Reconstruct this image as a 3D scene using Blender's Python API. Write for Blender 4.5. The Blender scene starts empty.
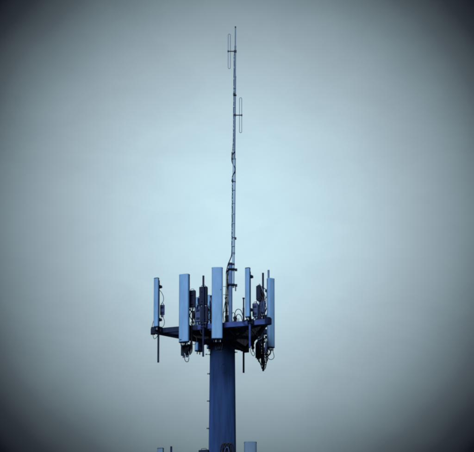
import bpy, bmesh, math, random
from mathutils import Vector, Matrix
R = math.radians
rnd = random.Random(7)
scene = bpy.context.scene
C = scene.collection

# ------------------------------------------------------------------ camera
Z0 = 28.0                                   # height of the upper antenna platform
cam_d = bpy.data.cameras.new('camera')
cam_d.sensor_width = 36.0
cam_d.lens = 240.5
cam_d.clip_start = 0.5
cam_d.clip_end = 6000
cam = bpy.data.objects.new('camera', cam_d)
C.objects.link(cam)
cam.location = (0, -110, 1.6)
cam.rotation_euler = (R(90 + 15.45), 0, R(-0.27))
scene.camera = cam

# ------------------------------------------------------------------ sky
SUN_EL, SUN_AZ = 38.0, 198.0                # azimuth clockwise from north (+Y)
world = bpy.data.worlds.new('World')
scene.world = world
world.use_nodes = True
nt = world.node_tree
nt.nodes.clear()
N = nt.nodes.new
L = nt.links.new
out = N('ShaderNodeOutputWorld')
add = N('ShaderNodeAddShader')
sky = N('ShaderNodeTexSky')
sky.sky_type = 'NISHITA'
sky.sun_disc = False
sky.sun_elevation = R(SUN_EL)
sky.sun_rotation = R(SUN_AZ)
sky_dim = N('ShaderNodeMix'); sky_dim.data_type = 'RGBA'; sky_dim.blend_type = 'MULTIPLY'
sky_dim.inputs[0].default_value = 1.0
sky_dim.inputs[7].default_value = (0.0022, 0.0024, 0.003, 1)      # blue sky dimmed so the painted vignette stays dark outside
bg_sky = N('ShaderNodeBackground'); bg_sky.inputs[1].default_value = 0.1
L(sky.outputs[0], sky_dim.inputs[6]); L(sky_dim.outputs[2], bg_sky.inputs[0])
tc = N('ShaderNodeTexCoord')
nrm = N('ShaderNodeVectorMath'); nrm.operation = 'NORMALIZE'
L(tc.outputs['Generated'], nrm.inputs[0])
# lens vignette painted into the sky colour, radial round this direction
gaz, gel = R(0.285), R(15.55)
vignette_dir = Vector((math.sin(gaz) * math.cos(gel), math.cos(gaz) * math.cos(gel), math.sin(gel)))
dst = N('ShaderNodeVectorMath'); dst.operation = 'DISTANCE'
L(nrm.outputs[0], dst.inputs[0]); dst.inputs[1].default_value = vignette_dir
noi = N('ShaderNodeTexNoise'); noi.inputs['Scale'].default_value = 42; noi.inputs['Detail'].default_value = 3
noi.inputs['Roughness'].default_value = 0.45
L(nrm.outputs[0], noi.inputs['Vector'])
nsc = N('ShaderNodeMapRange'); nsc.inputs[1].default_value = 0.3; nsc.inputs[2].default_value = 0.7
nsc.inputs[3].default_value = 0.99; nsc.inputs[4].default_value = 1.01
L(noi.outputs[0], nsc.inputs[0])
mul = N('ShaderNodeMath'); mul.operation = 'MULTIPLY'
L(dst.outputs['Value'], mul.inputs[0]); L(nsc.outputs[0], mul.inputs[1])
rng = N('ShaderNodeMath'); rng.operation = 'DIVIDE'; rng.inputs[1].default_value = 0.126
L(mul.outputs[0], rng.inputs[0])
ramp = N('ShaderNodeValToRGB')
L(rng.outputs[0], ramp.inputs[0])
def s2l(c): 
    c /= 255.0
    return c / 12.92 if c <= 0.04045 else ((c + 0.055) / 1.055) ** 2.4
VIGNETTE = [(0, (201, 230, 241)), (45, (198, 227, 238)), (80, (192, 219, 230)), (115, (182, 207, 217)), (155, (166, 186, 196)),
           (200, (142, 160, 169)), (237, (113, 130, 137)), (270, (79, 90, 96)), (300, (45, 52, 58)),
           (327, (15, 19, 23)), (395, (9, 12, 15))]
VIGNETTE_GAIN = 1.0
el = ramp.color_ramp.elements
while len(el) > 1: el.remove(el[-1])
for i, (r_, col) in enumerate(VIGNETTE):
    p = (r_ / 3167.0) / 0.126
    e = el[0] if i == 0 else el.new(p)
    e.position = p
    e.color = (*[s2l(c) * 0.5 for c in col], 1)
bg_vignette = N('ShaderNodeBackground'); bg_vignette.inputs[1].default_value = VIGNETTE_GAIN
# thin uneven cloud over the bright part
cl = N('ShaderNodeTexNoise'); cl.inputs['Scale'].default_value = 95; cl.inputs['Detail'].default_value = 6
cl.inputs['Roughness'].default_value = 0.62; cl.inputs['Distortion'].default_value = 0.6
cmap = N('ShaderNodeMapping'); cmap.inputs['Scale'].default_value = (0.55, 1, 1)
L(nrm.outputs[0], cmap.inputs[0]); L(cmap.outputs[0], cl.inputs['Vector'])
cr = N('ShaderNodeValToRGB')
cr.color_ramp.elements[0].position = 0.32; cr.color_ramp.elements[0].color = (0.968, 0.972, 0.984, 1)
cr.color_ramp.elements[1].position = 0.68; cr.color_ramp.elements[1].color = (1.032, 1.036, 1.028, 1)
L(cl.outputs[0], cr.inputs[0])
cm = N('ShaderNodeMix'); cm.data_type = 'RGBA'; cm.blend_type = 'MULTIPLY'; cm.inputs[0].default_value = 1.0
L(ramp.outputs[0], cm.inputs[6]); L(cr.outputs[0], cm.inputs[7]); L(cm.outputs[2], bg_vignette.inputs[0])
L(bg_sky.outputs[0], add.inputs[0]); L(bg_vignette.outputs[0], add.inputs[1]); L(add.outputs[0], out.inputs[0])

# ------------------------------------------------------------------ sun through the overcast
sd = bpy.data.lights.new('sun', 'SUN')
sd.energy = 1.45
sd.angle = R(24)
sd.color = (0.80, 0.90, 1.0)
sun = bpy.data.objects.new('sun', sd)
C.objects.link(sun)
az = R(SUN_AZ)
to_sun = Vector((math.sin(az) * math.cos(R(SUN_EL)), math.cos(az) * math.cos(R(SUN_EL)), math.sin(R(SUN_EL))))
sun.rotation_euler = to_sun.to_track_quat('Z', 'Y').to_euler()
sun.location = to_sun * 60

vs = scene.view_settings
vs.view_transform = 'Standard'
vs.look = 'None'
vs.gamma = 1
vs.use_curve_mapping = False
vs.exposure = 1.0
scene.cycles.filter_width = 2.3               # the soft lens of the photograph

# ------------------------------------------------------------------ materials
def mat(name, col, rough=0.5, metal=0.0, var=0.18, scale=3.0, stretch=(1, 1, 1), dirt=None, bump=0.0, spec=0.3, matte=0.0):
    m = bpy.data.materials.new(name)
    m.use_nodes = True
    t = m.node_tree
    b = t.nodes['Principled BSDF']
    b.inputs['Roughness'].default_value = rough
    b.inputs['Metallic'].default_value = metal
    b.inputs['Specular IOR Level'].default_value = spec
    b.inputs['Diffuse Roughness'].default_value = matte
    tcn = t.nodes.new('ShaderNodeTexCoord')
    mp = t.nodes.new('ShaderNodeMapping'); mp.inputs['Scale'].default_value = stretch
    t.links.new(tcn.outputs['Object'], mp.inputs[0])
    n = t.nodes.new('ShaderNodeTexNoise'); n.inputs['Scale'].default_value = scale
    n.inputs['Detail'].default_value = 5; n.inputs['Roughness'].default_value = 0.6
    t.links.new(mp.outputs[0], n.inputs['Vector'])
    r = t.nodes.new('ShaderNodeValToRGB')
    t.links.new(n.outputs[0], r.inputs[0])
    d = dirt or tuple(c * (1 - var) for c in col)
    r.color_ramp.elements[0].position = 0.3
    r.color_ramp.elements[0].color = (*d, 1)
    r.color_ramp.elements[1].position = 0.62
    r.color_ramp.elements[1].color = (*[min(1, c * (1 + var * 0.4)) for c in col], 1)
    t.links.new(r.outputs[0], b.inputs['Base Color'])
    rr = t.nodes.new('ShaderNodeMapRange')
    rr.inputs[3].default_value = max(0, rough - 0.1); rr.inputs[4].default_value = min(1, rough + 0.12)
    t.links.new(n.outputs[0], rr.inputs[0]); t.links.new(rr.outputs[0], b.inputs['Roughness'])
    if bump:
        bp = t.nodes.new('ShaderNodeBump'); bp.inputs['Strength'].default_value = bump
        bp.inputs['Distance'].default_value = 0.01
        t.links.new(n.outputs[0], bp.inputs['Height']); t.links.new(bp.outputs[0], b.inputs['Normal'])
    return m
M = {
    'radome': mat('weathered_blue_radome', (0.235, 0.455, 0.785), 0.5, 0, 0.16, 2.6, (2.2, 2.2, 0.6)),
    'radome_vignetted': mat('vignette_darkened_radome', (0.145, 0.235, 0.365), 0.55, 0, 0.14, 2.2, (1.6, 1.6, 0.5)),  # radome copy with the lens vignette's darkening painted into its colour
    'cap': mat('dark_end_cap', (0.035, 0.055, 0.13), 0.5),
    'pole': mat('blue_painted_steel', (0.034, 0.080, 0.235), 0.7, 0.0, 0.34, 1.7, (4, 4, 0.4), bump=0.05, spec=0.08, matte=1.0),
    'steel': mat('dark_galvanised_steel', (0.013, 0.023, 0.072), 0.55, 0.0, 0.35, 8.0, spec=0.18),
    'galv': mat('galvanised_steel', (0.050, 0.090, 0.32), 0.55, 0.0, 0.35, 5.0, spec=0.2),
    'bluepipe': mat('blue_grey_pipe', (0.13, 0.24, 0.47), 0.45, 0.0, 0.2, 6.0),
    'grate': mat('dark_steel_grating', (0.010, 0.012, 0.024), 0.6, 0.0, 0.3, 12.0),
    'rubber': mat('black_cable_jacket', (0.011, 0.013, 0.026), 0.5, 0, 0.3, 14.0),
    'radio': mat('grey_blue_cast_housing', (0.055, 0.095, 0.25), 0.5, 0, 0.3, 6.0),
    'radio_dark': mat('dark_cast_housing', (0.011, 0.019, 0.058), 0.5, 0, 0.35, 6.0, spec=0.2),
    'bright': mat('bright_connector_metal', (0.48, 0.60, 0.78), 0.3, 0.5, 0.2, 20.0),
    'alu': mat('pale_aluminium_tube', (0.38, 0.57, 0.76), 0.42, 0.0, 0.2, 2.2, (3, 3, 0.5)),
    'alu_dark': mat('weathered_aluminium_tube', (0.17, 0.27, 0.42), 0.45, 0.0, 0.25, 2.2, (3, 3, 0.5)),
    'arm': mat('dark_clamp_metal', (0.016, 0.03, 0.06), 0.5, 0.1, 0.3, 14.0),
    'print': mat('printed_label', (0.05, 0.08, 0.16), 0.6, 0, 0.3, 60.0),
    'ground': mat('dry_grass_ground', (0.05, 0.06, 0.045), 0.9, 0, 0.5, 0.35),
    'concrete': mat('concrete', (0.28, 0.28, 0.27), 0.85, 0, 0.25, 3.0, bump=0.2),
}

# ------------------------------------------------------------------ mesh helpers
def box(bm, lo, hi, mx=None):
    v = [bm.verts.new((x, y, z)) for z in (lo[2], hi[2]) for y in (lo[1], hi[1]) for x in (lo[0], hi[0])]
    for q in ((0, 2, 3, 1), (4, 5, 7, 6), (0, 1, 5, 4), (2, 6, 7, 3), (0, 4, 6, 2), (1, 3, 7, 5)):
        bm.faces.new([v[i] for i in q])
    if mx is not None:
        for q in v: q.co = mx @ q.co
    return v

def cbox(bm, c, s, mx=None):
    return box(bm, [c[i] - s[i] / 2 for i in range(3)], [c[i] + s[i] / 2 for i in range(3)], mx)

def bar(bm, a, b, w, h):
    """square bar from a to b, w across, h tall"""
    a, b = Vector(a), Vector(b)
    d = (b - a).normalized()
    up = Vector((0, 0, 1)) if abs(d.z) < 0.95 else Vector((0, 1, 0))
    s = d.cross(up).normalized(); u = s.cross(d).normalized()
    vs_ = []
    for p in (a, b):
        for i, j in ((-1, -1), (1, -1), (1, 1), (-1, 1)):
            vs_.append(bm.verts.new(p + s * (i * w / 2) + u * (j * h / 2)))
    for i in range(4):
        j = (i + 1) % 4
        bm.faces.new((vs_[i], vs_[j], vs_[4 + j], vs_[4 + i]))
    bm.faces.new(vs_[3::-1]); bm.faces.new(vs_[4:])

def spline(pts, n=6):
    pts = [Vector(p) for p in pts]
    P = [pts[0] * 2 - pts[1]] + pts + [pts[-1] * 2 - pts[-2]]
    res = []
    for i in range(1, len(P) - 2):
        for k in range(n):
            t = k / n
            a, b, c, d = P[i - 1], P[i], P[i + 1], P[i + 2]
            res.append(0.5 * ((2 * b) + (c - a) * t + (2 * a - 5 * b + 4 * c - d) * t * t + (3 * b - a - 3 * c + d) * t ** 3))
    res.append(pts[-1])
    return res

def tube(bm, pts, r, seg=10, close=False):
    """tube through pts; r a number or a list of radii"""
    pts = [Vector(p) for p in pts]
    n = len(pts)
    rad = r if isinstance(r, (list, tuple)) else [r] * n
    rings = []
    prev = None
    for i, p in enumerate(pts):
        if close: d = pts[(i + 1) % n] - pts[i - 1]
        else: d = pts[min(i + 1, n - 1)] - pts[max(i - 1, 0)]
        d.normalize()
        if prev is None:
            s = d.cross(Vector((0.12, 1, 0.05)) if abs(d.y) < 0.9 else Vector((1, 0, 0.1))).normalized()
        else:
            s = (prev - d * prev.dot(d)).normalized()
        prev = s
        u = d.cross(s)
        rings.append([bm.verts.new(p + (s * math.cos(2 * math.pi * k / seg) + u * math.sin(2 * math.pi * k / seg)) * rad[i]) for k in range(seg)])
    m = n if close else n - 1
    for i in range(m):
        a, b = rings[i], rings[(i + 1) % n]
        for k in range(seg):
            bm.faces.new((a[k], a[(k + 1) % seg], b[(k + 1) % seg], b[k]))
    if not close:
        bm.faces.new(rings[0][::-1]); bm.faces.new(rings[-1])

def cyl(bm, a, b, r, seg=14): tube(bm, [a, b], r, seg)

def finish(name, bm, m, parent=None, sharp=35, bevel=0.0):
    bmesh.ops.recalc_face_normals(bm, faces=bm.faces)
    if bevel:
        es = [e for e in bm.edges if len(e.link_faces) == 2 and e.calc_face_angle(0) > R(50)]
        bmesh.ops.bevel(bm, geom=es, offset=bevel, segments=2, affect='EDGES', clamp_overlap=True)
    me = bpy.data.meshes.new(name)
    bm.to_mesh(me); bm.free()
    me.materials.append(m)
    for p in me.polygons: p.use_smooth = True
    me.set_sharp_from_angle(angle=R(sharp))
    o = bpy.data.objects.new(name, me)
    C.objects.link(o)
    if parent is not None: o.parent = parent
    return o

def thing(name, label, cat, loc=(0, 0, 0), rz=0.0, group=None):
    o = bpy.data.objects.new(name, None)
    C.objects.link(o)
    o.empty_display_size = 0.2
    o.location = loc
    o.rotation_euler = (0, 0, rz)
    o['label'] = label; o['category'] = cat
    if group: o['group'] = group
    return o

def tmx(o): return Matrix.Translation(o.location) @ Matrix.Rotation(o.rotation_euler.z, 4, 'Z')

def copy_thing(src, loc, rz, label):
    c = src.copy(); C.objects.link(c)
    c.location = loc; c.rotation_euler = (0, 0, rz); c['label'] = label
    for ch in list(src.children):
        d = ch.copy(); C.objects.link(d); d.parent = c
        for g in list(ch.children):
            e = g.copy(); C.objects.link(e); e.parent = d
    return c

def cable(owner, pts, r=0.013, name='jumper_cable', m='rubber', sub=None):
    inv = tmx(owner).inverted()
    bm = bmesh.new()
    tube(bm, [inv @ p for p in spline(pts)], r, 8)
    o = finish(name, bm, M[m], sub or owner, 60)
    return o

# ------------------------------------------------------------------ the ground
bm = bmesh.new()
n = 60
g = [[bm.verts.new(((i - n / 2) * 100, (j - n / 2) * 100, 0)) for j in range(n + 1)] for i in range(n + 1)]
for i in range(n):
    for j in range(n):
        bm.faces.new((g[i][j], g[i + 1][j], g[i + 1][j + 1], g[i][j + 1]))
o = finish('ground', bm, M['ground']); o['kind'] = 'structure'

# ------------------------------------------------------------------ the monopole
pole = thing('monopole', 'tall dark blue steel monopole with step bolts carrying the antenna platforms', 'tower')
PB, PT, PZ = 0.72, 0.445, Z0 + 0.12           # base radius, top radius, height
def pr(z): return PB + (PT - PB) * z / PZ
bm = bmesh.new()
sides = 18
zs = [0.45] + [9.0, 18.5] + [PZ]
rows = []
for z in zs:
    rows.append([bm.verts.new((pr(z) * math.cos(2 * math.pi * (k + .3) / sides), pr(z) * math.sin(2 * math.pi * (k + .3) / sides), z)) for k in range(sides)])
for a, b in zip(rows, rows[1:]):
    for k in range(sides): bm.faces.new((a[k], a[(k + 1) % sides], b[(k + 1) % sides], b[k]))
bm.faces.new(rows[-1])
shaft = finish('shaft', bm, M['pole'], pole, 30)
bm = bmesh.new(); cyl(bm, (0, 0, 0), (0, 0, 0.4), 1.1, 32); finish('footing', bm, M['concrete'], pole, bevel=0.03)
bm = bmesh.new(); cyl(bm, (0, 0, 0.4), (0, 0, 0.46), 0.95, 32); finish('base_flange', bm, M['pole'], pole)
for z in (9.0, 18.5):                          # slip joints
    bm = bmesh.new()
    for (z0, z1, rr) in ((z - .02, z + .03, pr(z) + 0.012),):
        cyl(bm, (0, 0, z0), (0, 0, z1), rr, 36)
    finish('slip_joint', bm, M['pole'], pole)
for z in (Z0 - 1.35, Z0 - 4.4):                # hand hole rims on the shaft
    bm = bmesh.new()
    a = R(276); d = Vector((math.cos(a), math.sin(a), 0)); q = Vector((-math.sin(a), math.cos(a), 0))
    c = d * (pr(z) - .004) + Vector((0, 0, z))
    tube(bm, [c + q * (.10 * math.cos(k * math.pi / 8)) + Vector((0, 0, .17 * math.sin(k * math.pi / 8))) + d * (-.012 * abs(math.cos(k * math.pi / 8))) for k in range(16)], .013, 8, True)
    finish('hand_hole', bm, M['pole'], pole)
def step(z, ang, ln=0.10):
    bm = bmesh.new()
    d = Vector((math.cos(ang), math.sin(ang), 0))
    p = d * (pr(z) - 0.03) + Vector((0, 0, z))
    tube(bm, [p, p + d * (ln + 0.03)], 0.011, 8)
    q = p + d * (ln + 0.03)
    tube(bm, [q, q + d * 0.025], 0.026, 8)
    tube(bm, [p + d * 0.022, p + d * 0.05], 0.03, 8)
    finish('step_bolt', bm, M['steel'], pole)
z = Z0 - 0.47
k = 0
while z > 3:
    step(z, R(184), 0.05)
    if k == 0 or k > 5: step(z - 0.2, R(-4), 0.05)
    z -= 0.99; k += 1
step(Z0 - 0.78, R(196), 0.14)

# ------------------------------------------------------------------ platform geometry in plan
RT = 2.55
FACE = {'front': 250, 'right': 10, 'back': 130}
def P(face, t, o=0.0, dz=0.0, z0=Z0):
    a = R(FACE[face])
    nrm_ = Vector((math.cos(a), math.sin(a), 0)); d = Vector((-math.sin(a), math.cos(a), 0))
    return nrm_ * (RT / 2 + o) + d * t + Vector((0, 0, z0 + dz))
def rz_of(face, sw=0): return R(FACE[face] + 90 + sw)
half = RT * math.sqrt(3) / 2
def inside(x, y, inset, rmax):
    if x < -1.35 or math.hypot(x, y) > rmax: return False
    return all(x * math.cos(R(a)) + y * math.sin(R(a)) < RT / 2 - inset for a in FACE.values())

def platform(label, z0, pipes):
    root = thing('antenna_platform', label, 'antenna platform', (0, 0, z0), 0, 'triangular antenna platforms on the monopole')
    def W(face, t, o=0.0, dz=0.0): return P(face, t, o, dz, 0)
    # three edge beams, each a channel: web plus two flanges
    e = half - 0.02
    for f, t0, t1, m in (('front', -e, -.62, 'steel'), ('front', -.615, e, 'galv'), ('right', -e, e, 'steel'), ('back', -e, e, 'steel')):  # front beam in two tones, darker on its left part
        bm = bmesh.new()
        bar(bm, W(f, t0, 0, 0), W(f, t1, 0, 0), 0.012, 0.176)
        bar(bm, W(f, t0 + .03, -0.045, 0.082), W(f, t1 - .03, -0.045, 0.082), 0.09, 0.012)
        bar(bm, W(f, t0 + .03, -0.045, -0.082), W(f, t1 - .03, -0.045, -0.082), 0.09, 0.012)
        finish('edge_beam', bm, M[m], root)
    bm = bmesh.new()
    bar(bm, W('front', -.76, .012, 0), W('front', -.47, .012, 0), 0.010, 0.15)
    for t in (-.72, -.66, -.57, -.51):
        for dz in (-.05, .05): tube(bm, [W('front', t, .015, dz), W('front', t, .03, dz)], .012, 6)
    finish('beam_plate', bm, M['steel'], root)
    # corner brackets
    for a in (190, 310, 70):
        bm = bmesh.new()
        p = Vector((math.cos(R(a)), math.sin(R(a)), 0)) * (RT - 0.03)
        mx = Matrix.Translation(p) @ Matrix.Rotation(R(a), 4, 'Z')
        cbox(bm, (-.02, 0, 0), (0.16, 0.20, 0.235), mx)
        cbox(bm, (-.03, 0, 0.13), (0.18, 0.14, 0.025), mx)
        finish('corner_bracket', bm, M['steel'], root, bevel=0.012)
    # arms from the collar out to the corners, with a strut under each
    for a in (190, 310, 70):
        u = Vector((math.cos(R(a)), math.sin(R(a)), 0))
        bm = bmesh.new()
        bar(bm, u * 0.44 + Vector((0, 0, -.03)), u * (RT - .12) + Vector((0, 0, -.01)), 0.11, 0.15)
        bar(bm, u * 0.45 + Vector((0, 0, -.42)), u * 1.25 + Vector((0, 0, -.10)), 0.08, 0.08)
        finish('support_arm', bm, M['steel'], root)
    for a in (250, 10, 130):                   # cross arms to the middle of each face
        u = Vector((math.cos(R(a)), math.sin(R(a)), 0))
        bm = bmesh.new()
        bar(bm, u * 0.44 + Vector((0, 0, -.09)), u * (RT / 2 - .02) + Vector((0, 0, -.09)), 0.10, 0.12)
        finish('cross_arm', bm, M['steel'], root)
    bm = bmesh.new()
    for (za, zb, rr) in ((-.52, -.34, 0.50), (-.14, 0.09, 0.50)):
        cyl(bm, (0, 0, za), (0, 0, zb), rr, 36)
    finish('collar', bm, M['steel'], root)
    # grating: bearing bars and cross rods, real bars clipped to the triangle round the pole
    bm = bmesh.new()
    for axis in (0, 1):
        stp = 0.045 if axis == 0 else 0.12
        q = -2.6
        while q < 2.6:
            run = None
            s = -2.6
            while s <= 2.62:
                x, y = (q, s) if axis else (s, q)
                ok = inside(x, y, 0.06, 2.42) and math.hypot(x, y) > 0.50
                if ok and run is None: run = s
                if (not ok) and run is not None:
                    if s - run > 0.08:
                        a = Vector((q, run, 0.068)) if axis else Vector((run, q, 0.07))
                        b = Vector((q, s, 0.068)) if axis else Vector((s, q, 0.07))
                        bar(bm, a, b, 0.006, 0.03 if axis == 0 else 0.012)
                    run = None
                s += 0.03
            q += stp
    d = finish('grating', bm, M['grate'], root); d['kind'] = 'stuff'
    for (f, t, o, lo, hi, m) in pipes:
        p = W(f, t, o)
        bm = bmesh.new()
        tube(bm, [p + Vector((0, 0, lo)), p + Vector((0, 0, hi))], 0.036, 16)
        q = finish('mount_pipe', bm, M[m], root)
        bm = bmesh.new()
        mx = Matrix.Translation(p) @ Matrix.Rotation(R(FACE[f] + 90), 4, 'Z')
        cbox(bm, (0, 0.10, 0), (0.19, 0.19, 0.17), mx)
        cbox(bm, (0, -0.045, 0.06), (0.15, 0.02, 0.05), mx)
        cbox(bm, (0, -0.045, -0.06), (0.15, 0.02, 0.05), mx)
        for sx in (-.055, .055):
            for sz in (-.06, .06):
                v = Matrix.Translation((sx, 0, sz))
                tube(bm, [mx @ Vector((sx, -0.10, sz)), mx @ Vector((sx, 0.02, sz))], 0.009, 6)
        finish('pipe_clamp', bm, M['steel'], q)
    return root

UP = [('front', -1.88, .20, -1.21, 1.78, 'steel'), ('front', -.82, .20, -.95, 1.72, 'steel'),
      ('front', -.186, .20, -1.13, 1.81, 'steel'), ('front', .38, .20, -.72, 1.80, 'steel'),
      ('front', 1.56, .20, -.94, 1.80, 'galv'),
      ('right', -.60, .29, -.64, 2.28, 'bluepipe'), ('right', .70, .335, -1.13, 2.51, 'steel'),
      ('back', -.28, .20, -.10, 1.55, 'steel'), ('back', -.84, .20, -.10, 1.62, 'steel'),
      ('back', -2.10, .03, -.88, 1.55, 'steel')]
plat = platform('upper triangular steel antenna platform around the pole top with grating deck and mounting pipes', Z0, UP)
bm = bmesh.new()                                # short post on the deck beside the narrow right panel
p = P('front', 1.22, -.10, 0, 0)
tube(bm, [p + Vector((0, 0, .03)), p + Vector((0, 0, .93))], 0.026, 12)
tube(bm, [p + Vector((0, 0, .91)), p + Vector((0, 0, .955))], 0.042, 12)
finish('cable_post', bm, M['steel'], plat)

# ------------------------------------------------------------------ panel antennas
def profile(w, d, n=11):
    """plan outline of a radome: flat back, soft sides, bowed front (front is -y)"""
    pts = [(w / 2 - .012, 0), (w / 2, -.012), (w / 2, -d * .55)]
    for k in range(1, n):
        a = math.pi * k / n
        c, s = math.cos(a), math.sin(a)
        pts.append((w / 2 * math.copysign(abs(c) ** .55, c), -d * .55 - d * .45 * s ** .55))
    pts += [(-w / 2, -d * .55), (-w / 2, -.012), (-w / 2 + .012, 0)]
    return pts

def loft(bm, pts, levels, mid=(0, 0)):
    rows = []
    for z, s, dx in levels:
        rows.append([bm.verts.new((x * s, (y - mid[1]) * s + mid[1], z)) for x, y in pts])
    n = len(pts)
    for a, b in zip(rows, rows[1:]):
        for k in range(n): bm.faces.new((a[k], a[(k + 1) % n], b[(k + 1) % n], b[k]))
    bm.faces.new(rows[0][::-1]); bm.faces.new(rows[-1])

def make_panel(w, d, h, label, loc, rz, group, capmat='radome', conns=4, sticker=False, skin='radome'):
    t = thing('panel_antenna', label, 'antenna', loc, rz, group)
    pts = profile(w, d); md = (0, -d / 2)
    bm = bmesh.new()
    loft(bm, pts, [(0.03, .985, 0), (0.05, 1, 0), (h - 0.03, 1, 0)], md)
    finish('radome', bm, M[skin], t, 50)
    bm = bmesh.new()
    loft(bm, pts, [(h - 0.03, 1.02, 0), (h - 0.008, 1.02, 0), (h, .95, 0)], md)
    finish('top_cap', bm, M[capmat], t, 50)
    bm = bmesh.new()
    loft(bm, pts, [(0, .95, 0), (0.006, 1.01, 0), (0.03, 1.01, 0)], md)
    finish('bottom_cap', bm, M['cap'], t, 50)
    bm = bmesh.new()                              # rear spine: a metal channel down the back
    cbox(bm, (0, 0.012, h / 2), (w * .62, 0.024, h * .96))
    finish('rear_channel', bm, M['steel'], t, bevel=0.004)
    for zf in (.17, .84):
        bm = bmesh.new()
        cbox(bm, (0, 0.055, h * zf), (0.11, 0.07, 0.09))
        cbox(bm, (0, 0.088, h * zf), (0.17, 0.025, 0.10))
        cbox(bm, (0, 0.172, h * zf), (0.17, 0.025, 0.10))
        for sx in (-.068, .068):
            tube(bm, [(sx, 0.06, h * zf), (sx, 0.235, h * zf)], 0.009, 8)
            tube(bm, [(sx, 0.185, h * zf), (sx, 0.20, h * zf)], 0.018, 6)
        finish('bracket', bm, M['steel'], t, bevel=0.0)
    for k in range(conns):
        x = (k - (conns - 1) / 2) * w * .8 / conns
        bm = bmesh.new()
        tube(bm, [(x, -d * .5, 0), (x, -d * .5, -.045), (x, -d * .5, -.0455), (x, -d * .5, -.10)], [.016, .016, .022, .02], 10)
        finish('connector', bm, M['bright' if k % 2 else 'arm'], t)
    if sticker:
        bm = bmesh.new()
        cbox(bm, (-w * .26, -d * .985, .095), (.085, .012, .035))
        finish('rating_label', bm, M['print'], t)
    return t

GP = 'panel antennas on the upper platform'
def at(face, t, o, dz, z0=Z0): return P(face, t, o, dz, z0)
# narrow panels at both ends of the front face
pA = make_panel(.18, .11, 1.80, 'narrow pale blue panel antenna at the far left corner of the platform',
                at('front', -1.885, .335, .03), rz_of('front', -13), GP, 'cap', 2)
pF = copy_thing(pA, at('front', 1.555, .335, .10), rz_of('front', -12),
                'narrow pale blue panel antenna standing over the right end of the front beam')
# wide ones
pB = make_panel(.37, .17, 2.48, 'wide pale blue panel antenna second from left with a small dark label near its foot',
                at('front', -.82, .335, -.62), rz_of('front', -5), GP, 'radome', 4, True)
pD = make_panel(.385, .17, 2.60, 'tallest wide pale blue panel antenna in front of the pole',
                at('front', .39, .335, -.60), rz_of('front', 17), GP, 'radome', 4)
bm = bmesh.new(); tube(bm, [(.13, -.155, 1.78), (.13, -.176, 1.78)], .016, 10); finish('plug', bm, M['print'], pD)
pI = make_panel(.26, .16, 2.54, 'wide blue panel antenna at the right edge with a bare pipe rising behind it',
                at('right', -.72, .31, -.62), R(28), GP, 'radome', 4)
pK = make_panel(.30, .14, 2.0, 'blue panel antenna facing away behind the bare pipe left of the pole',
                at('back', -.28, .335, -.30), rz_of('back'), GP, 'radome', 2)
pM = copy_thing(pK, at('back', -.84, .335, -.12), rz_of('back', 4),
                'blue panel antenna facing away and half hidden behind the tallest front panel')

# ------------------------------------------------------------------ remote radios
def make_radio(w, d, h, label, loc, rz, m='radio', conns=3, dark=False):
    t = thing('remote_radio', label, 'radio unit', loc, rz, 'remote radio units clamped to the mounting pipes')
    bm = bmesh.new(); cbox(bm, (0, 0, h / 2), (w, d * .55, h)); finish('housing', bm, M[m], t, bevel=0.012)
    bm = bmesh.new()
    nf = max(5, int(w / .03))
    for k in range(nf):
        x = -w / 2 + .02 + (w - .04) * k / (nf - 1)
        cbox(bm, (x, -d * .385, h * .52), (.007, d * .25, h * .86))
    finish('heat_sink', bm, M[m], t)
    for zf in (.22, .75):
        bm = bmesh.new(); cbox(bm, (0, d * .34, h * zf), (.12, d * .2, .06))
        finish('mounting_bracket', bm, M['steel'], t)
    bm = bmesh.new()
    tube(bm, spline([(-w * .25, 0, h - .005), (-w * .22, 0, h + .05), (w * .22, 0, h + .05), (w * .25, 0, h - .005)], 4), .009, 8)
    finish('carry_handle', bm, M['arm'], t)
    for k in range(conns):
        x = (k - (conns - 1) / 2) * w * .7 / conns
        bm = bmesh.new(); tube(bm, [(x, 0, .004), (x, 0, -.03), (x, 0, -.031), (x, 0, -.075)], [.015, .015, .021, .019], 10)
        finish('connector', bm, M['arm' if dark or k == 1 else 'bright'], t)
    return t
r1 = make_radio(.29, .20, .66, 'dark radio unit clamped high on the bare pipe between the two wide front panels',
                at('front', -.235, .06, .78), rz_of('front', 180), 'radio_dark')
r2 = make_radio(.29, .20, .58, 'dark radio unit lower on the bare pipe just above the front beam',
                at('front', -.20, .06, .14), rz_of('front', 180), 'radio_dark')
r3 = make_radio(.25, .18, .62, 'dark radio unit behind the wide second panel from left',
                at('front', -.66, .06, .72), rz_of('front', 180), 'radio_dark')
r4 = make_radio(.16, .13, .38, 'small blue radio unit behind the narrow far left panel',
                at('front', -1.80, .04, .54), rz_of('front', 180), 'radio')
r5 = make_radio(.20, .16, .48, 'grey radio unit beside the narrow panel over the right end of the front beam',
                at('front', 1.70, .02, .20), rz_of('front', 180), 'radio')
r6 = make_radio(.26, .20, .70, 'dark radio unit clamped high on the longest pipe at the right',
                at('right', .70, .21, .62), rz_of('right', 180), 'radio_dark')
r7 = make_radio(.26, .20, .60, 'dark radio unit under the right beam beside the longest pipe',
                at('right', .58, .15, -.72), rz_of('right', 180), 'radio_dark')
r9 = make_radio(.33, .16, .40, 'dark unit hanging under the wide second panel with a bunch of cables below',
                at('front', -.88, .12, -1.02), rz_of('front', 180), 'radio_dark', 4, True)
r10 = make_radio(.30, .16, .30, 'dark unit hanging under the tallest panel in front of the pole',
                at('front', .40, .14, -.93), rz_of('front', 180), 'radio_dark', 4, True)
r11 = make_radio(.24, .20, .60, 'dark radio unit on the longest pipe just below the highest one at the right',
                at('right', .74, .22, 1.44), rz_of('right', 150), 'radio_dark')
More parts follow.
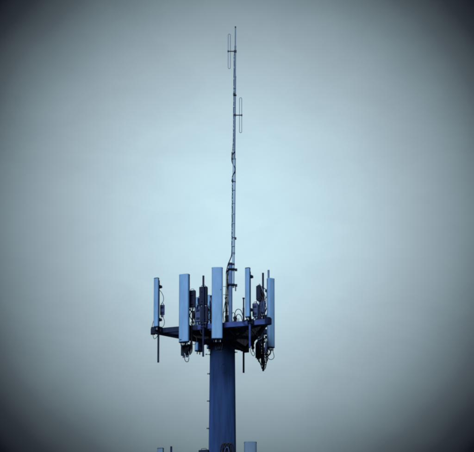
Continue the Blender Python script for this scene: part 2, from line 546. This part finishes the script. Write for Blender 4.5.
r12 = make_radio(.22, .18, .55, 'blue radio unit standing low behind the left wide panel and beside the bare pipe',
                at('front', -.45, -.02, .20), rz_of('front', 180), 'radio')
r8 = make_radio(.24, .18, .46, 'grey radio unit behind the panel at the right edge',
                at('right', -.50, .12, .70), rz_of('right', 180), 'radio')

# small amplifiers and filter boxes in the clutter
AMPS = [('front', -.575, -.12, .30, .13, .36, 'radio_dark', 'small dark box just above the front beam beside the wide second panel'),
        ('front', -.43, -.24, .74, .12, .30, 'radio', 'small blue box behind the two left radio units, above the low blue one'),
        ('front', .07, -.10, .50, .13, .34, 'radio_dark', 'small dark box close to the left edge of the tallest panel'),
        ('front', .05, -.16, .06, .15, .30, 'radio', 'small blue box on the deck left of the tallest panel'),
        ('front', .53, -.26, .10, .12, .32, 'radio_dark', 'small dark box at the left foot of the mast support pipe'),
        ('front', .83, -.30, .10, .11, .26, 'radio_dark', 'small dark box at the right foot of the mast support pipe under the cable arches'),
        ('right', .30, .14, .22, .15, .36, 'radio_dark', 'small dark box just above the beam left of the longest pipe'),
        ('right', .62, .46, .55, .11, .40, 'radio_dark', 'small dark box between the longest pipe and the right edge panel'),
        ('right', .52, .42, -.50, .11, .34, 'radio', 'small blue box below the beam between the longest pipe and right edge panel'),
        ('right', .25, -.12, -.46, .16, .30, 'radio_dark', 'small dark box hung beneath the deck at the right')]
amps = []
for f, t, o, dz, w, h, m, lab in AMPS:
    a = make_radio(w, .11, h, lab, at(f, t, o, dz), rz_of(f, 180 + rnd.uniform(-25, 25)), m, 2, True)
    a.name = 'filter_box'; a['category'] = 'filter box'; a['group'] = 'small filter boxes on the upper platform'
    amps.append((a, f, t, o, dz, h))
# stiff arms bracing the pipes back to the platform
for f, t, o, z1, t2 in (('front', -.82, .2, .75, -.35), ('front', -.186, .2, .95, .1), ('front', .38, .2, .8, .05), ('front', 1.56, .2, .5, 1.35)):
    bm = bmesh.new(); tube(bm, [P(f, t, o - .03, z1, 0), P(f, t2, -.55, .08, 0)], .021, 8)
    finish('stiff_arm', bm, M['steel'], plat)
for t, z1 in ((-.60, .9), (.70, 1.15)):
    bm = bmesh.new(); tube(bm, [P('right', t, .27, z1, 0), P('right', t * .6, -.55, .08, 0)], .021, 8)
    finish('stiff_arm', bm, M['steel'], plat)

# ------------------------------------------------------------------ jumper cables (each belongs to the antenna or radio it is plugged into)
def V(face, t, o, dz): return P(face, t, o, dz)
# narrow left panel: loop out past the corner and back to the small radio
cable(pA, [V('front', -1.93, .28, -.05), V('front', -2.02, .34, -.16), V('front', -2.10, .28, -.02), V('front', -2.06, .26, .25), V('front', -1.96, .26, .45)], .010)
cable(pA, [V('front', -1.85, .28, -.05), V('front', -1.90, .26, -.27), V('front', -2.03, .2, -.34), V('front', -2.12, .1, -.16), V('front', -2.05, .05, .1)], .010)
cable(pA, [V('front', -1.86, .26, .02), V('front', -1.72, .15, .10), V('front', -1.70, .08, .30), V('front', -1.78, .05, .48)], .010)
cable(r4, [V('front', -1.84, .04, .95), V('front', -1.76, .05, 1.06), V('front', -1.74, .10, 1.2), V('front', -1.80, .16, 1.36), V('front', -1.88, .2, 1.45)], .010)
# under the wide second panel: hanging bunch
for k in range(5):
    x = -.93 + .055 * k
    dp = -.98 - .05 * (k % 3)
    cable(pB, [V('front', x, .24, -.66), V('front', x + .01, .24 + .02 * k, -.84), V('front', -.86 + .03 * k, .20, dp), V('front', -.78 + .035 * k, .13, -.92), V('front', -.72 + .02 * k, .08, -.62), V('front', -.68, .05, -.2), V('front', -.66 + .02 * k, .06, .6)], .014)
cable(pB, [V('front', -.70, .2, -.60), V('front', -.52, .16, -.66), V('front', -.46, .12, -.50), V('front', -.52, .08, -.36), V('front', -.62, .05, -.28)], .010)
cable(pB, [V('front', -.92, .22, -.95), V('front', -.84, .24, -1.24), V('front', -.74, .22, -1.26), V('front', -.72, .18, -1.02)], .013)
cable(pB, [V('front', -.88, .22, -.95), V('front', -.80, .24, -1.16), V('front', -.70, .22, -1.12), V('front', -.74, .18, -.9)], .007, m='bright')
# clutter round the bare pipe
for k in range(30):
    t0 = -.66 + .032 * k + rnd.uniform(-.03, .03)
    top = rnd.uniform(.35, 1.1)
    ow = r3 if k < 6 else (r1 if k % 2 else r2)
    cable(ow, [V('front', t0, .02 + rnd.uniform(-.1, .08), top), V('front', t0 + rnd.uniform(-.14, .14), -.05 + rnd.uniform(-.1, .12), top * .66),
               V('front', t0 + rnd.uniform(-.14, .14), -.1 + rnd.uniform(-.1, .12), .2), V('front', t0 + rnd.uniform(-.08, .08), -.12, -.06)], .008 if k % 6 == 2 else .012 + .005 * (k % 4), m='bright' if k % 6 == 2 else 'radio' if k % 6 == 5 else 'rubber')
cable(r2, [V('front', -.26, .06, .12), V('front', -.34, .10, -.12), V('front', -.26, .12, -.30), V('front', -.16, .08, -.14), V('front', -.14, -.05, .05)], .012)
cable(r1, [V('front', -.08, .12, .80), V('front', .02, .1, .62), V('front', -.02, .06, .44), V('front', -.12, .1, .34)], .012)
for a, f, t, o, dz, h in amps:
    cable(a, [V(f, t - .03, o, dz - .05), V(f, t - .06, o + .05, dz - .16), V(f, t + .05, o + .02, dz - .22), V(f, t + .12, o - .05, dz - .08), V(f, t + .1, o - .1, dz + .2)], .011)
    cable(a, [V(f, t, o, dz + h + .03), V(f, t - .05, o + .04, dz + h + .14), V(f, t - .12, o + .03, dz + h + .02), V(f, t - .1, o - .02, dz + .05)], .010)
# under the tallest panel
for k in range(4):
    x = .31 + .075 * k
    cable(pD, [V('front', x, .23, -.69), V('front', x + .01, .24, -.80), V('front', .36 + .05 * k, .18, -.90 - .04 * (k % 2)), V('front', .40 + .03 * k, .08, -.80), V('front', .42 + .03 * k, -.05, -.4), V('front', .43, -.2, -.12)], .015)
cable(pD, [V('front', .62, .20, .95), V('front', .68, .16, .70), V('front', .66, .08, .45), V('front', .70, .02, .1)], .010)
# arches on the deck between the mast base and the narrow right panel
cable(pF, [V('front', .88, -.16, .02), V('front', .87, -.14, .36), V('front', .95, -.13, .55), V('front', 1.10, -.12, .52), V('front', 1.20, -.10, .28), V('front', 1.30, .1, .08), V('front', 1.50, .26, .06)], .013)
cable(pF, [V('front', .92, -.06, .02), V('front', .94, -.06, .24), V('front', 1.03, -.05, .36), V('front', 1.15, -.03, .28), V('front', 1.28, .12, .04), V('front', 1.56, .26, .06)], .013)
cable(pF, [V('front', .80, -.2, .02), V('front', .84, -.2, .22), V('front', .93, -.2, .26), V('front', .98, -.2, .06)], .011)
cable(r5, [V('front', 1.84, .02, .14), V('front', 1.90, -.02, .38), V('front', 1.95, -.06, .78), V('front', 2.02, -.06, .70), V('front', 2.02, -.1, .1)], .012)
cable(r5, [V('front', 1.72, .02, .14), V('front', 1.70, -.08, .10), V('front', 1.66, -.1, .6), V('front', 1.76, -.1, .86), V('front', 1.9, -.06, .8), V('front', 2.0, -.06, .3)], .012)
# the right side: cables round the longest pipe and under the right panel
cable(r6, [V('right', .60, .17, .56), V('right', .52, .2, .3), V('right', .50, .22, -.2), V('right', .48, .22, -.62), V('right', .55, .24, -.94), V('right', .68, .28, -1.04)], .016)
cable(r6, [V('right', .76, .17, .56), V('right', .84, .26, .2), V('right', .80, .36, -.3), V('right', .78, .40, -.8), V('right', .72, .36, -1.03), V('right', .66, .3, -.9), V('right', .62, .26, -.5)], .018)
cable(r7, [V('right', .50, .15, -.78), V('right', .46, .2, -.95), V('right', .58, .3, -1.1), V('right', .74, .42, -1.0), V('right', .72, .46, -.7), V('right', .70, .44, -.2)], .016)
cable(r7, [V('right', .66, .15, -.78), V('right', .70, .3, -.9), V('right', .70, .44, -.86), V('right', .62, .5, -.5), V('right', .6, .42, .0), V('right', .66, .3, .5)], .014)
for k in range(3):
    x = -.68 + .08 * k
    cable(pI, [V('right', x, .34, -.64), V('right', x + .02, .36, -.72), V('right', x + .25, .34 - .04 * k, -.80 - .03 * k), V('right', .0 + .1 * k, .24, -.62), V('right', .3, .2, -.3), V('right', .45, .1, -.05)], .013)
cable(pI, [V('right', -.62, .42, -.64), V('right', -.4, .52, -.86), V('right', .0, .46, -.86), V('right', .3, .34, -.62), V('right', .4, .3, -.3)], .011)
for k in range(15):
    t0 = .40 + .042 * k
    a = [V('right', .66 + rnd.uniform(-.05, .05), .30 + rnd.uniform(-.05, .05), 2.05 - .06 * k), V('right', t0, .32 + rnd.uniform(-.12, .12), 1.45 - .03 * k),
         V('right', t0 + rnd.uniform(-.08, .08), .24 + rnd.uniform(-.1, .15), .8), V('right', t0, .26, .1)]
    if k % 3 == 0:
        a += [V('right', t0 + .05, .18 + .03 * k, -.45), V('right', .66, .30 + .008 * k, -.80 - .02 * k)]
    else:
        a += [V('right', t0, .12, -.05)]
    cable(r6, a, .012 + .004 * (k % 3), m='radio' if k % 5 == 4 else 'alu_dark' if k % 5 == 1 else 'rubber')
cable(r8, [V('right', -.5, .12, .66), V('right', -.4, .16, .4), V('right', -.2, .14, .1), V('right', .0, .05, -.02)], .013)
cable(r8, [V('right', -.45, .12, 1.2), V('right', -.3, .14, 1.45), V('right', .1, .2, 1.5), V('right', .5, .2, 1.3)], .012)

for dx, zc, ww in ((.34, 1.72, .12), (.30, 1.20, .13), (.36, -.62, .13), (.30, -.15, .11)):   # loops tied back to the longest pipe
    ring = [V('right', .62 + .10 * math.sin(a * math.pi / 6), dx + ww * math.cos(a * math.pi / 6), zc + .24 * math.sin(a * math.pi / 6)) for a in range(-4, 9)]
    cable(r6, ring, .015)
for k, (t, o, dz) in enumerate(((.2, -.35, -.12), (.5, -.6, -.16), (.75, -.45, -.13), (.95, -.8, -.2), (1.25, -.5, -.14), (1.45, -.3, -.18))):   # runs slung below the deck
    cable(r5 if k % 2 else r10, [V('front', t, o, dz + .12), V('front', t + .12, o - .2, dz - .04), V('front', t + .05, o - .5, dz - .10), V('front', t - .12, o - .8, dz), V('front', t - .2, o - 1.0, dz + .1)], .016, m='radio' if k % 2 else 'rubber')

# ------------------------------------------------------------------ the tall whip mast
mb = P('front', .68, -.22, 0, 0)
mast = thing('antenna_mast', 'very tall thin pale mast with two side mounted dipole loops rising from the platform', 'antenna mast', (mb.x, mb.y, Z0))
def up(x, z, y=0): return Vector((x, y, z))
bm = bmesh.new()
cbox(bm, (0, 0, .085), (.30, .30, .012)); tube(bm, [up(0, .09), up(0, 2.26)], 0.072, 20)
finish('support_pipe', bm, M['bluepipe'], mast)
bm = bmesh.new(); tube(bm, [up(0, 2.22), up(0, 2.30)], .085, 18); cbox(bm, (.03, 0, 2.25), (.25, .13, .05)); finish('pipe_cap', bm, M['steel'], mast)
def mx_at(z): return 0.10 + (z - 2.0) * 0.0085   # the mast leans very slightly
bm = bmesh.new(); tube(bm, [up(mx_at(1.4), 1.4), up(mx_at(2.75), 2.75)], .048, 16); finish('mast_section', bm, M['alu'], mast)
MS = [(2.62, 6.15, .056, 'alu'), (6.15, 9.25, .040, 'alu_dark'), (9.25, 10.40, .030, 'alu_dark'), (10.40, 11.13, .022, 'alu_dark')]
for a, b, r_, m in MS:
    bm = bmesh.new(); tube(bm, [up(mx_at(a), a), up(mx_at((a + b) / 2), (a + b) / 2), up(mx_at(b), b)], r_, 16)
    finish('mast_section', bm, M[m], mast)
for z, r_ in ((6.15, .058), (9.25, .043), (10.40, .033), (2.66, .060)):
    bm = bmesh.new(); tube(bm, [up(mx_at(z), z - .03), up(mx_at(z), z + .03)], r_, 14); finish('joint_sleeve', bm, M['alu_dark'], mast)
bm = bmesh.new(); tube(bm, [up(mx_at(11.1), 11.11), up(mx_at(11.14), 11.17)], .026, 10); finish('mast_tip', bm, M['arm'], mast)
def strap(z, dx, dy=-.05):
    bm = bmesh.new()
    cbox(bm, (mx_at(z), 0, z), (.12, .12, .035))
    cbox(bm, (mx_at(z) + dx, dy, z - .03 * (1 if dx > 0 else -1)), (.065, .06, .085))
    finish('clamp', bm, M['arm'], mast, bevel=.006)
strap(5.30, -.06); strap(3.22, .07); strap(8.55, -.03)
for z in (2.07, 1.50):
    bm = bmesh.new()
    cbox(bm, (0.03, -.02, z), (.25, .20, .045)); cbox(bm, (.20, 0, z - .02), (.09, .07, .09))
    finish('clamp', bm, M['steel'], mast, bevel=.006)
bm = bmesh.new(); cbox(bm, (.185, -.02, 1.37), (.04, .05, .2)); finish('hanging_strap', bm, M['arm'], mast)
# feed cable taped to the left of the mast
pts = []
z = 6.40
pts.append(up(mx_at(z) + .03, 6.42, -.055)); pts.append(up(mx_at(z) - .07, 6.30, -.02)); 
pts.append(up(mx_at(6) - .075, 6.05, 0)); pts.append(up(mx_at(5.9) + .04, 5.75, -.07)); 
for k in range(26):
    z = 5.5 - k * .115
    pts.append(up(mx_at(z) - .054 - .004 * math.sin(k * 2.1), z, -.028 - .006 * math.cos(k * 1.3)))
pts += [up(mx_at(2.5) - .08, 2.5, -.06), up(-.09, 2.2, -.06), up(-.15, 1.9, -.03)]
bm = bmesh.new(); tube(bm, spline(pts, 4), .019, 8); finish('feed_cable', bm, M['radio_dark'], mast)
zt = 5.42
while zt > 2.8:                                  # pale tape round the feed cable, unevenly spaced
    bm = bmesh.new(); c = up(mx_at(zt) - .055, zt, -.028)
    tube(bm, [c, c + up(0, rnd.uniform(.02, .05))], .026, 8)
    finish('tape', bm, M['alu'], mast)
    zt -= rnd.choice((.10, .14, .2, .26, .33))
pts = [up(mx_at(10.2) - .02, 10.2, -.02)] + [up(mx_at(z / 10) - .042 + .004 * math.sin(z), z / 10, -.02) for z in range(100, 64, -4)] + [up(mx_at(6.3) - .075, 6.3, 0), up(mx_at(6.1) - .05, 6.1, -.03)]
bm = bmesh.new(); tube(bm, spline(pts, 4), .010, 8); finish('feed_cable', bm, M['radio_dark'], mast)
zt = 10.0
while zt > 6.5:
    bm = bmesh.new(); c = up(mx_at(zt) - .042, zt, -.02)
    tube(bm, [c, c + up(0, rnd.uniform(.03, .07))], .016, 8)
    finish('tape', bm, M['alu'], mast)
    zt -= rnd.choice((.14, .2, .3, .42))
bm = bmesh.new(); cbox(bm, (mx_at(6.3) - .075, 0, 6.30), (.05, .06, .22)); finish('splice_box', bm, M['arm'], mast, bevel=.008)
for k, z in enumerate((2.9, 3.75, 4.1, 4.5, 4.98, 6.5, 7.25, 8.1, 8.8)):
    bm = bmesh.new(); tube(bm, [up(mx_at(z) - .012, z - .007, -.008), up(mx_at(z) - .012, z + .007, -.008)], .064 if z < 6.1 else .047, 14)
    finish('cable_tie', bm, M['alu' if k % 4 else 'alu_dark'], mast)
def loop(zc, x0, side):
    xa = mx_at(zc)
    bm = bmesh.new()
    tube(bm, [up(xa, zc), up(xa + side * .27, zc)], .020, 10)
    cbox(bm, (xa, 0, zc), (.10, .10, .07)); cbox(bm, (xa + side * .255, 0, zc), (.05, .045, .06))
    a = finish('side_arm', bm, M['arm'], mast)
    w, hh = .040, .66
    c = xa + side * .215
    pts = []
    for k in range(9):
        an = math.pi * k / 8
        pts.append(up(c + w * math.cos(an), zc + hh - w + w * math.sin(an)))
    for k in range(9):
        an = math.pi + math.pi * k / 8
        pts.append(up(c + w * math.cos(an), zc - hh + w + w * math.sin(an)))
    bm = bmesh.new(); tube(bm, pts, .0105, 8, True)
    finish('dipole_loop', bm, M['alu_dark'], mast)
loop(10.22, 0, -1); loop(7.80, 0, 1)
# cable ladder on the left of the support pipe
bm = bmesh.new()
for dx in (-.15, -.10): tube(bm, [up(dx, .10, .03), up(dx, 2.02, .03)], .010, 8)
for k in range(7): tube(bm, [up(-.16, .25 + k * .29, .03), up(-.03, .25 + k * .29, .03)], .008, 6)
finish('cable_ladder', bm, M['steel'], mast)
for k in range(3):
    dx = -.15 + .03 * k
    bm = bmesh.new()
    tube(bm, spline([up(dx, .09, -.02), up(dx - .02, .5, .0), up(dx + .02 * (k - 1), 1.0, .0), up(dx, 1.5 + .1 * k, .0), up(dx + .01, 1.9, .0), up(-.06, 2.1, -.04)], 5), .012, 8)
    finish('feed_cable', bm, M['rubber'], mast)
bm = bmesh.new()
tube(bm, spline([up(-.22, .08, -.1), up(-.25, .4, -.08), up(-.2, .75, -.05), up(-.14, 1.05, 0)], 5), .014, 8)
finish('feed_cable', bm, M['rubber'], mast)
bm = bmesh.new(); tube(bm, [up(-.26, 1.44, 0), up(-.05, 1.44, 0)], .008, 6); tube(bm, [up(-.26, 1.14, 0), up(-.05, 1.14, 0)], .008, 6)
finish('standoff', bm, M['steel'], mast)

# ------------------------------------------------------------------ the lower platform, only the heads of its antennas reach into view
ZL = Z0 - 6.30
LOW = [('front', -1.70, .20, -1.2, 1.75, 'steel'), ('front', -1.37, .20, -1.2, 2.03, 'steel'), ('front', .62, .20, -1.1, 1.7, 'steel'),
       ('front', 1.56, .20, -1.0, 1.9, 'steel'), ('front', -.20, .20, -1.1, 1.6, 'steel'), ('right', .0, .2, -1, 1.5, 'steel')]
low = platform('lower triangular steel antenna platform on the pole below the upper one', ZL, LOW)
GL = 'panel antennas on the lower platform'
qA = make_panel(.22, .12, 1.9, 'narrow dark blue panel antenna with dark cap, low in the frame at far left', P('front', -1.70, .335, .06, ZL), rz_of('front'), GL, 'cap', 2, skin='radome_vignetted')
qD = make_panel(.435, .26, 2.3, 'broad dull blue panel antenna with rounded top, low in the frame right of the pole', P('front', 1.62, .335, -.37, ZL), rz_of('front', 20), GL, 'radome_vignetted', 4, skin='radome_vignetted')
rl1 = make_radio(.36, .24, .7, 'dark radio unit left of the pole on the lower platform', P('front', -.20, .06, 1.15, ZL), rz_of('front', 180), 'radio_dark')
rl2 = make_radio(.3, .2, .6, 'dark radio unit in front of the pole with black cables arching over it', P('front', .66, .05, 1.25, ZL), rz_of('front', 180), 'radio_dark')
for k in range(5):
    a = .46 + .07 * k
    cable(rl2, [P('front', a, .10, 1.2, ZL), P('front', a - .02, .14, 1.65, ZL), P('front', a + .06, .16, 1.98 + .03 * (k % 2), ZL), P('front', a + .16, .12, 1.92, ZL), P('front', a + .20, .06, 1.5, ZL)], .024)
cable(rl2, [P('front', .60, .18, 1.2, ZL), P('front', .62, .2, 1.7, ZL), P('front', .74, .2, 1.85, ZL), P('front', .82, .16, 1.4, ZL)], .016, m='radio')
